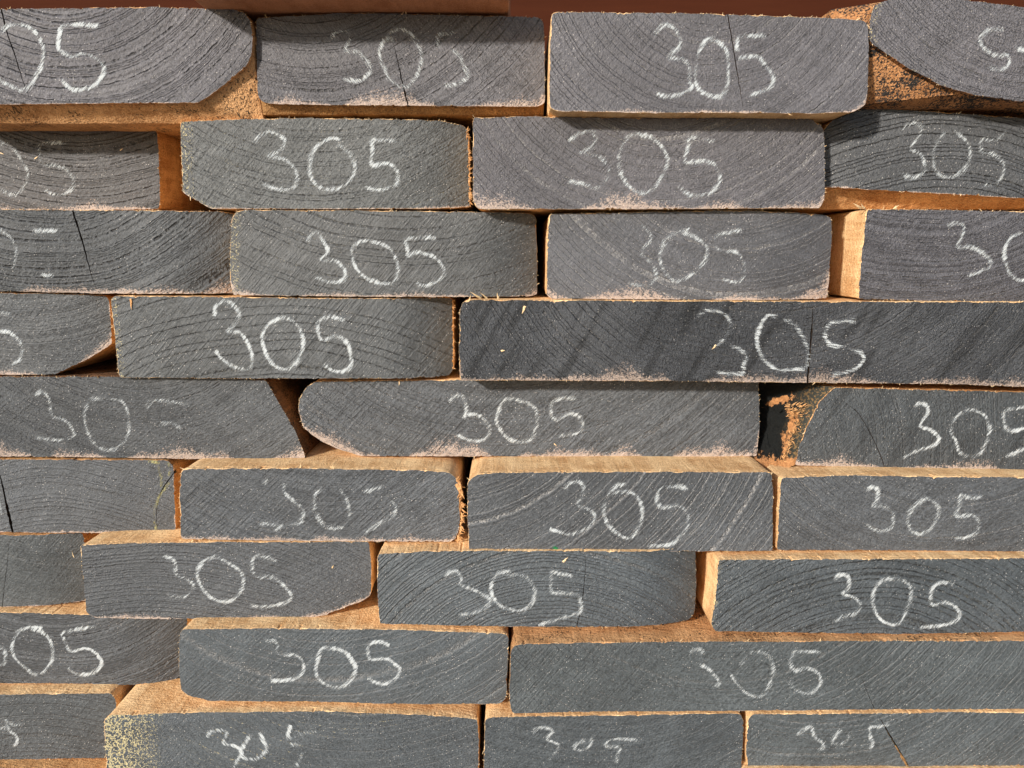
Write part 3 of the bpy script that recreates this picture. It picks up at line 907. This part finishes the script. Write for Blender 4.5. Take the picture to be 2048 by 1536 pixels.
plank([(-140, 1068), (0, 1069), (148, 1073), (153, 1090), (160, 1213), (0, 1214), (-140, 1214)], 0.000,
      'small plain plank end at the left of the seventh course without any chalk', (150, 600, 9, 0.3, 0.1), wood=W_ORANGE,
      cracks=[dict(p=[(4, 1213), (8, 1170), (14, 1130), (20, 1075)], w=0.0002)], tone=(0.9, 0.95, 0.96), seed=24, roll=0.003, rough=0.35, dust=0.8)
g2_ = plank([(160, 1090), (250, 1086), (400, 1084), (738, 1083), (743, 1130), (742, 1190), (720, 1204), (690, 1214), (650, 1230), (600, 1237), (300, 1238), (190, 1236), (172, 1225), (165, 1150)], 0.020,
      'seventh course plank with its lower right corner worn away above a sunlit wedge of wood', (350, 1750, 9, 0.4, 0.15), crop='j',
      strokes=[(0.75, [(950, -10), (1010, 5), (1030, 50), (1025, 90), (1080, 120), (1130, 155), (1110, 205), (1060, 230), (980, 215)]),
               (0.95, [(1270, -10), (1200, 15), (1155, 80), (1170, 150), (1220, 220), (1300, 255), (1370, 240), (1420, 170), (1415, 90), (1370, 50), (1270, -10)]),
               (0.95, [(1640, 25), (1580, 0), (1500, -10), (1475, 50), (1500, 110), (1590, 110), (1650, 150), (1705, 215), (1680, 255), (1610, 275), (1540, 285), (1460, 275)])],
      tone=LO, dust=2.5, seed=25, rough=0.6, saw=0.4, ang=0.6)
g3_ = plank([(755, 1108), (850, 1102), (1100, 1101), (1385, 1103), (1397, 1110), (1400, 1180), (1397, 1240), (1385, 1252), (1100, 1253), (900, 1251), (758, 1248), (755, 1180)], 0.033,
      'seventh course plank with a thin black crack touching its chalked five', (1100, 1480, 9, 0.65, 0.35), crop='k',
      cracks=[dict(p=[(1153, 1252), (1162, 1215), (1168, 1170), (1171, 1130), (1170, 1103)], w=0.0003)],
      strokes=[(0.8, [(610, 110), (640, 85), (685, 75), (710, 130), (700, 155), (760, 175), (830, 210), (880, 245), (850, 290), (780, 320), (695, 330)]),
               (0.85, [(1000, 75), (930, 90), (890, 150), (890, 210), (930, 270), (1000, 300), (1080, 300), (1130, 250), (1140, 190), (1100, 120), (1050, 100), (970, 105)]),
               (0.8, [(1370, 105), (1310, 95), (1240, 85), (1235, 140), (1240, 200), (1320, 205), (1390, 215), (1410, 270), (1395, 320), (1320, 345), (1240, 365), (1160, 390)])],
      tone=LL, seed=26, rough=0.35, saw=0.3, roll=0.003)
g4_ = plank([(1437, 1120), (1550, 1118), (2048, 1116), (2200, 1116), (2200, 1262), (2048, 1264), (1800, 1268), (1500, 1264), (1430, 1262), (1422, 1250), (1432, 1180)], 0.038,
      'right plank of the seventh course with a pale side face and broad arched rings', (1720, 1520, 14, 0.6, 0.05), crop='l',
      strokes=[(1.0, [(930, 130), (975, 95), (1020, 115), (1020, 180), (990, 210), (1060, 235), (1100, 285)]), (0.7, [(1100, 285), (1060, 330), (1000, 340), (940, 370)]),
               (1.1, [(1290, 120), (1220, 130), (1165, 210), (1170, 290), (1210, 360), (1280, 390), (1330, 370), (1370, 290), (1390, 200), (1360, 140), (1290, 120)]),
               (1.05, [(1640, 150), (1560, 145), (1510, 180), (1510, 270), (1590, 260), (1650, 290), (1670, 330), (1640, 370), (1560, 395), (1430, 405)])],
      tone=LL, seed=27, rough=0.5, saw=0.45, yellow=0.15, ang=0.9)

plank([(-140, 1222), (0, 1224), (200, 1230), (362, 1232), (364, 1300), (364, 1371), (200, 1368), (0, 1366), (-140, 1365)], 0.007,
      'left plank of the eighth course, shadowed at its right end, chalked 05', (80, 950, 10, 0.8, 0.1), crop='j',
      strokes=[(0.8, [(-20, 500), (20, 530), (35, 575), (20, 620), (-15, 625)]),
               (1.05, [(250, 410), (170, 405), (100, 440), (75, 500), (90, 580), (150, 640), (210, 680), (280, 640), (310, 560), (290, 480), (240, 430), (180, 420)]),
               (1.05, [(565, 400), (470, 415), (370, 440), (370, 460), (415, 540), (500, 525), (565, 555), (600, 610), (560, 660), (490, 680), (430, 670), (400, 640)])],
      tone=LO, seed=28, rough=0.4, saw=0.3, roll=0.003)
plank([(358, 1268), (365, 1258), (600, 1256), (800, 1260), (1010, 1266), (1017, 1275), (1015, 1340), (1012, 1395), (1000, 1408), (850, 1408), (600, 1403), (420, 1402), (380, 1392), (362, 1380), (358, 1330)], 0.035,
      'eighth course plank with rounded left corners and broad pale rings dipping under its 305', (640, 900, 20, 0.45, 0.5), crop='s',
      strokes=[(0.55, [(385, 490), (430, 480), (455, 510), (455, 550), (490, 570)]), (1.1, [(490, 570), (550, 560), (600, 600), (605, 660), (570, 700), (490, 715), (415, 715)]),
               (1.15, [(770, 525), (720, 530), (690, 590), (680, 670), (720, 730), (800, 755), (870, 730), (910, 660), (890, 600), (840, 545), (770, 525)]),
               (1.1, [(1110, 510), (1050, 490), (985, 510), (985, 570), (1000, 595), (1090, 590), (1140, 620), (1170, 650), (1140, 710), (1060, 735), (980, 705)])],
      tone=LL, seed=29, rough=0.2, saw=0.45, ang=0.75)
plank([(1022, 1300), (1030, 1288), (1200, 1284), (1600, 1282), (2048, 1281), (2200, 1280), (2200, 1418), (2048, 1418), (1500, 1421), (1200, 1424), (1025, 1427), (1018, 1400), (1020, 1340)], 0.045,
      'wide eighth course plank with a faint softly smudged 305 and orange speckled top', (1450, 960, 16, 0.4, 0.3), wood=W_BARK, crop='t',
      cracks=[dict(p=[(1750, 1420), (1738, 1392), (1730, 1372), (1722, 1350)], w=0.0002)],
      strokes=[(0.75, [(810, 565), (860, 530), (895, 550), (885, 580)]), (0.85, [(875, 625), (930, 650), (965, 690), (990, 730), (950, 755)]),
               (0.65, [(1110, 640), (1150, 570), (1210, 545), (1280, 570), (1305, 630), (1300, 700)]), (0.8, [(1300, 700), (1260, 780), (1210, 810), (1140, 780), (1090, 730), (1055, 675)]),
               (0.8, [(1585, 545), (1500, 545), (1430, 545), (1405, 600), (1430, 655), (1500, 640), (1560, 665), (1585, 720), (1550, 770), (1500, 790), (1430, 765), (1395, 715)])],
      tone=(0.92, 1.0, 1.02), seed=30, rough=0.45, saw=0.5, ang=0.9)

plank([(-140, 1386), (0, 1388), (200, 1386), (224, 1385), (232, 1400), (232, 1515), (0, 1520), (-140, 1522)], 0.018,
      'left plank of the ninth course with a pitted knot and a cramped chalk scrawl', (100, 1900, 16, 0.35, 0.15), crop='j',
      strokes=[(0.65, [(130, 980), (60, 970), (35, 945), (55, 1010), (95, 1040), (95, 1090), (65, 1100)]), (0.6, [(-30, 985), (10, 995), (45, 985)])],
      tone=(0.82, 0.86, 0.88), seed=31, rough=0.9, saw=0.3)
plank([(207, 1440), (222, 1430), (400, 1425), (640, 1422), (850, 1430), (955, 1438), (958, 1480), (957, 1577), (600, 1577), (215, 1577), (210, 1500)], 0.041,
      'ninth course plank with its left end thickly flecked with bare yellow wood', (700, 1000, 19, 0.35, 0.3), crop='s',
      strokes=[(0.7, [(45, 1050), (70, 1015), (155, 1015), (140, 1080), (200, 1095), (250, 1130), (220, 1180), (190, 1240)]),
               (0.6, [(345, 1020), (370, 1060), (390, 1120), (340, 1165), (280, 1170), (240, 1140), (265, 1080), (300, 1030)]),
               (0.5, [(530, 975), (520, 1050), (590, 1030), (680, 1015)]), (0.4, [(530, 1085), (590, 1095)]), (0.4, [(600, 1130), (565, 1220)])],
      tone=(0.88, 0.95, 1.0), yellow=1.4, weight=1.35, seed=32, rough=0.6, saw=0.6, ang=-0.9)
plank([(970, 1437), (985, 1433), (1250, 1429), (1400, 1427), (1480, 1426), (1487, 1440), (1484, 1500), (1480, 1576), (1200, 1577), (966, 1577)], 0.044,
      'ninth course plank between two narrow gaps with a small faint 305', (1200, 1050, 8, 0.4, 0.25), crop='k',
      strokes=[(0.7, [(1120, 1015), (1180, 990), (1245, 1010), (1210, 1060), (1280, 1095), (1250, 1150), (1210, 1190)]),
               (0.6, [(1440, 1060), (1380, 1090), (1370, 1115), (1420, 1125), (1460, 1100), (1475, 1050)]),
               (0.65, [(1740, 1065), (1660, 1060), (1580, 1065), (1555, 1100), (1630, 1110), (1625, 1150), (1610, 1200)])],
      tone=LL, seed=33, rough=0.6, saw=0.4)
i4_ = plank([(1495, 1440), (1505, 1428), (1700, 1426), (2048, 1424), (2200, 1424), (2200, 1532), (2048, 1532), (1700, 1533), (1495, 1534), (1492, 1500)], 0.044,
      'ninth course plank at the lower right with a long splintery diagonal crack', (1650, 1120, 13, 0.45, 0.5), crop='t',
      cracks=[dict(p=[(1816, 1534), (1800, 1505), (1782, 1475), (1765, 1445), (1752, 1424)], w=0.0009)],
      strokes=[(0.9, [(1440, 1045), (1475, 1005), (1525, 985), (1545, 1040), (1590, 1080), (1600, 1110), (1565, 1120)]),
               (0.85, [(1700, 1000), (1670, 1040), (1650, 1085), (1700, 1085), (1740, 1060), (1750, 1015)]),
               (0.95, [(1990, 970), (1930, 985), (1870, 990), (1875, 1050), (1885, 1090), (1865, 1115)])],
      tone=(0.92, 1.0, 1.03), seed=34, rough=0.35, saw=0.4, ang=0.9)
plank([(-140, 1560), (700, 1560), (1460, 1560), (1460, 1700), (700, 1700), (-140, 1700)], 0.038,
      'bottom course plank seen only as a pinkish strip under the lower left corner', (600, 900, 14, 0.4, 0.2), seed=35, wood=W_ORANGE, fibres=0.3)
plank([(1486, 1545), (1800, 1545), (2200, 1545), (2200, 1690), (1800, 1690), (1486, 1690)], 0.050,
      'bottom course plank seen only as a cream strip under the lower right corner', (1700, 900, 14, 0.4, 0.2), seed=36, fibres=0.3)


# ------------------------------------------------------------------ torn bark edge of the right fifth-course plank
def torn_edge():
    rnd = random.Random(4)
    m, n, b = new_mat('torn_painted_bark_gap_shade')
    co = n.objco()
    e = n.attr('bare')
    t = n.m('ADD', e, n.m('MULTIPLY', n.m('SUBTRACT', n.noise(co, 330, 5.0, 0.75), 0.5), 2.4))
    wood = n.mix(n.noise(co, 500, 3.0, 0.6), (0.20, 0.075, 0.025, 1), (0.62, 0.32, 0.14, 1))
    pale = n.mix(n.step(n.noise(co, 700, 2.0, 0.6), 0.5, 0.6), (0.045, 0.048, 0.042, 1), (0.22, 0.14, 0.065, 1))
    dark = n.mix(n.attr('rim'), (0.010, 0.011, 0.011, 1), pale)  # dark bark paint, taken almost to black as painted shade of the gap
    n.put(b.inputs['Base Color'], n.mix(n.step(t, 0.42, 0.58), dark, wood))
    b.inputs['Roughness'].default_value = 0.85
    b.inputs['Specular IOR Level'].default_value = 0.12
    n.put(b.inputs['Normal'], n.bump(n.noise(co, 260, 5.0, 0.7), 0.0022))
    bm = bmesh.new()
    la = bm.verts.layers.float.new('bare')
    lr = bm.verts.layers.float.new('rim')
    edge = [(1672, 774), (1656, 785), (1643, 800), (1632, 820), (1622, 842), (1612, 866), (1603, 890), (1597, 912), (1593, 931)]
    edge = catmull(edge, 4.0)
    M = len(edge)
    rows = []
    K = 26
    for j in range(K + 1):
        t = j / K
        row = []
        for i, (px, py) in enumerate(edge):
            s = i / (M - 1)
            # the ruptured flank runs back and to the left
            x0_, h0_ = e3loc(px, py)
            lx = px + (1522 - px) * (t ** 0.85) * (1 if s < 0.85 else 1)
            ly = py + (-6 + 22 * s) * t * (1 - t) * 2 + (8 * t if s > 0.9 else 0)
            depth = 0.0005 + 0.042 * t ** 1.15 * (1 - 0.72 * s ** 3)
            hollow = 0.010 * math.sin(math.pi * min(1, t * 1.1)) * math.sin(math.pi * s) ** 0.8
            y = depth + hollow
            X, H = e3loc(lx, ly)
            q = Vector((px * 0.02, py * 0.02, t * 4))
            y += 0.0042 * noise.fractal(q * 2.6, 1.0, 2.1, 4) * min(1, t * 4)
            if j == 0:
                y = e3disp(x0_, h0_) + 0.0004
                X, H = x0_ + 0.0006, h0_
            v = bm.verts.new((X, y, H))
            ridge = max(0.0, 1 - abs(t - (0.30 - 0.16 * s + 0.06 * math.sin(s * 9))) / 0.11) * (0.75 if s > 0.38 else 0.25)
            low = max(0.0, 1 - abs(s - 0.97) / 0.10) * (1.0 if t < 0.98 else 0)
            chip = max(0.0, 1 - math.hypot((t - 0.40) / 0.26, (s - 0.30 - (t - 0.40) * 0.45) / 0.085)) * 1.2
            v[la] = max(ridge, low, chip)
            v[lr] = max(0.0, 1 - t / 0.28)
            row.append(v)
        rows.append(row)
    for a, b2 in zip(rows[:-1], rows[1:]):
        for i in range(M - 1):
            f = bm.faces.new((a[i], a[i + 1], b2[i + 1], b2[i]))
            f.smooth = True
    o = link('torn_edge', bm, [m], e3)
    # splinters lifting off the ridge
    bm = bmesh.new()
    for _ in range(150):
        if rnd.random() < 0.5:
            px, py = 1597 + rnd.gauss(0, 10), 820 + rnd.gauss(0, 6)
            px, py = 1575 + rnd.random() * 42, 838 - rnd.random() * 26
            dv = Vector((rnd.uniform(0.5, 1), rnd.uniform(-0.7, 0), rnd.uniform(0.1, 0.7)))
            yy = 0.004
        else:
            s = rnd.random()
            px, py = 1600 - 30 * s + rnd.gauss(0, 4), 845 + 82 * s
            dv = Vector((rnd.uniform(-0.4, 0.6), rnd.uniform(-0.7, 0), rnd.uniform(-1, 1)))
            yy = 0.003
        X, H = e3loc(px, py)
        dv.normalize()
        ln = rnd.uniform(0.001, 0.0035)
        wd = rnd.uniform(0.00012, 0.0004)
        side = dv.cross(Vector((0, 1, 0.2))).normalized()
        up = dv.cross(side)
        o_ = Vector((X, yy + rnd.uniform(-0.001, 0.003), H))
        sec = []
        for tt, ws in ((0, 1), (0.5, 0.8), (1, 0.1)):
            cp = o_ + dv * ln * tt
            sec.append([bm.verts.new(cp + (side * math.cos(q) + up * math.sin(q) * 0.4) * wd * ws) for q in (0, 1.57, 3.14, 4.71)])
        for s0, s1 in zip(sec[:-1], sec[1:]):
            for k in range(4):
                bm.faces.new((s0[k], s0[(k + 1) % 4], s1[(k + 1) % 4], s1[k]))
    link('splinters', bm, [W_ORANGE], e3)['kind'] = 'stuff'


torn_edge()


def slivers(pl, name, mat, items, seed):
    """items: (px, py, angle deg in the picture, length px, width px, tilt towards the viewer, curl)"""
    root, end, loc, disp = pl
    rnd = random.Random(seed)
    bm = bmesh.new()
    for px, py, a, ln, wd, tilt, curl in items:
        X, H = loc(px, py)
        k = 0.00031
        d = Vector((math.cos(R(a)), -tilt, math.sin(R(a)))).normalized()
        side = d.cross(Vector((0.1, 1, 0.2))).normalized()
        up = side.cross(d)
        o_ = Vector((X, disp(X, H) - 0.0003, H))
        sec = []
        K = 5
        for j in range(K + 1):
            t = j / K
            ws = (0.55 + 0.45 * math.sin(math.pi * min(1, t + 0.25))) * (1 - 0.8 * t ** 3)
            cp = o_ + d * (ln * k * t) + up * (curl * ln * k * t * t) + side * (rnd.uniform(-0.15, 0.15) * wd * k)
            sec.append([bm.verts.new(cp + (side * math.cos(q) + up * math.sin(q) * 0.35) * wd * k * 0.5 * ws) for q in (0, 1.57, 3.14, 4.71)])
        for s0, s1 in zip(sec[:-1], sec[1:]):
            for q in range(4):
                bm.faces.new((s0[q], s0[(q + 1) % 4], s1[(q + 1) % 4], s1[q]))
        bm.faces.new(sec[0][::-1])
        bm.faces.new(sec[-1])
    o = link(name, bm, [mat], root)
    o['kind'] = 'stuff'
    return o


def along(path, n, seed, a0, a1, l0, l1, w0, w1):
    rnd = random.Random(seed)
    out = []
    for _ in range(n):
        i = rnd.randrange(len(path) - 1)
        t = rnd.random()
        out.append((path[i][0] + (path[i + 1][0] - path[i][0]) * t + rnd.gauss(0, 1.0), path[i][1] + (path[i + 1][1] - path[i][1]) * t,
                    rnd.uniform(a0, a1), rnd.uniform(l0, l1), rnd.uniform(w0, w1), rnd.uniform(-0.2, 0.8), rnd.uniform(-0.5, 0.5)))
    return out


slivers(f2, 'torn_edge_splinters', W_ORANGE, along([(913, 955), (920, 990), (923, 1030), (920, 1062), (912, 1082)], 90, 1, -120, 80, 4, 15, 1.2, 3.5)
        + [(912, 968, -58, 34, 7, 0.5, 0.1), (917, 962, -70, 26, 4, 0.5, 0.1)], 1)
slivers(b2, 'torn_edge_splinters', W_ORANGE, along([(932, 255), (935, 300), (936, 350), (938, 405)], 70, 2, -100, 80, 3, 10, 1, 2.6), 2)
slivers(d2, 'torn_edge_splinters', W_ORANGE, along([(902, 605), (903, 660), (903, 745)], 40, 3, -100, 80, 3, 10, 1, 2.4) + [(262, 597, -88, 22, 4.5, 0.05, 0)], 3)
slivers(d3, 'lifted_splinters', W_FIBRE, [(962, 597, 150, 26, 4, 0.7, 0.2), (975, 597, 140, 20, 3, 0.5, 0), (996, 598, 95, 14, 4, 0.6, 0), (938, 602, 70, 14, 3, 0.5, 0), (1050, 612, -110, 16, 5, 0.1, 0),
                                         (1432, 690, 225, 12, 4, 0.2, 0), (1002, 702, 10, 8, 4, 0.2, 0)], 4)
slivers(c4_, 'lifted_splinters', W_FIBRE, [(1722, 417, 158, 24, 5, 0.7, 0.2), (1728, 418, 140, 18, 4, 0.6, 0), (1786, 418, 45, 12, 4, 0.5, 0), (1792, 419, 120, 10, 4, 0.5, 0)], 5)
slivers(b1, 'clinging_splinters', W_FIBRE, [(240, 301, 35, 8, 2.2, 0.1, 0), (70, 318, 35, 9, 2.4, 0.1, 0), (2, 306, -20, 8, 2.2, 0.1, 0)], 6)
slivers(g2_, 'clinging_splinters', W_FIBRE, [(664, 1136, 62, 8, 2.6, 0.1, 0), (148, 1115, 100, 14, 1.6, 0.3, 0.2)], 7)
slivers(g3_, 'clinging_splinters', W_FIBRE, [(1126, 1124, 50, 14, 4.5, 0.15, 0.1)], 8)
slivers(e2_, 'clinging_splinters', W_FIBRE, [(1108, 887, -38, 8, 2.4, 0.1, 0), (799, 762, -95, 10, 2, 0.3, 0)], 9)
slivers(i4_, 'crack_splinters', W_BROWN, along([(1782, 1477), (1800, 1507), (1814, 1532)], 16, 10, -75, -50, 8, 20, 0.8, 1.8), 10)
YG = chalk_mat('bare_greenish_sapwood', (0.42, 0.40, 0.20), 1.2, 4.0)
ribbons(f1[1], 'sapwood_streak', [(0.55, [(1000, 650), (960, 700), (930, 750), (912, 810), (905, 870), (915, 945)]), (0.8, [(925, 560), (942, 620), (945, 690)]),
                                  (0.8, [(868, 532), (900, 535), (935, 545)]), (0.9, [(985, 540), (995, 580), (990, 620)])], 'g', f1[2], f1[3], YG, random.Random(3), 0.0016)
GP = chalk_mat('green_marker', (0.02, 0.30, 0.10), 1.2, 7.0)
ribbons(f3_[1], 'green_mark', [(1.2, [(305, 1030), (322, 1040), (338, 1048)]), (1.0, [(330, 1032), (318, 1046)])], 'r', f3_[2], f3_[3], GP, random.Random(5), 0.0014)

if __import__('os').environ.get('CHECK'):
    for a in INFO:
        for b in INFO:
            if a is b:
                continue
            ovx = min(a[3], b[3]) - max(a[2], b[2])
            ovz = min(a[5], b[5]) - max(a[4], b[4])
            if ovx > 0.001 and ovz > 0.002 and a[4] > b[4]:
                print('OVER %.1fmm x %.1fmm | %s | %s' % (ovx * 1000, ovz * 1000, a[0][:50], b[0][:50]))
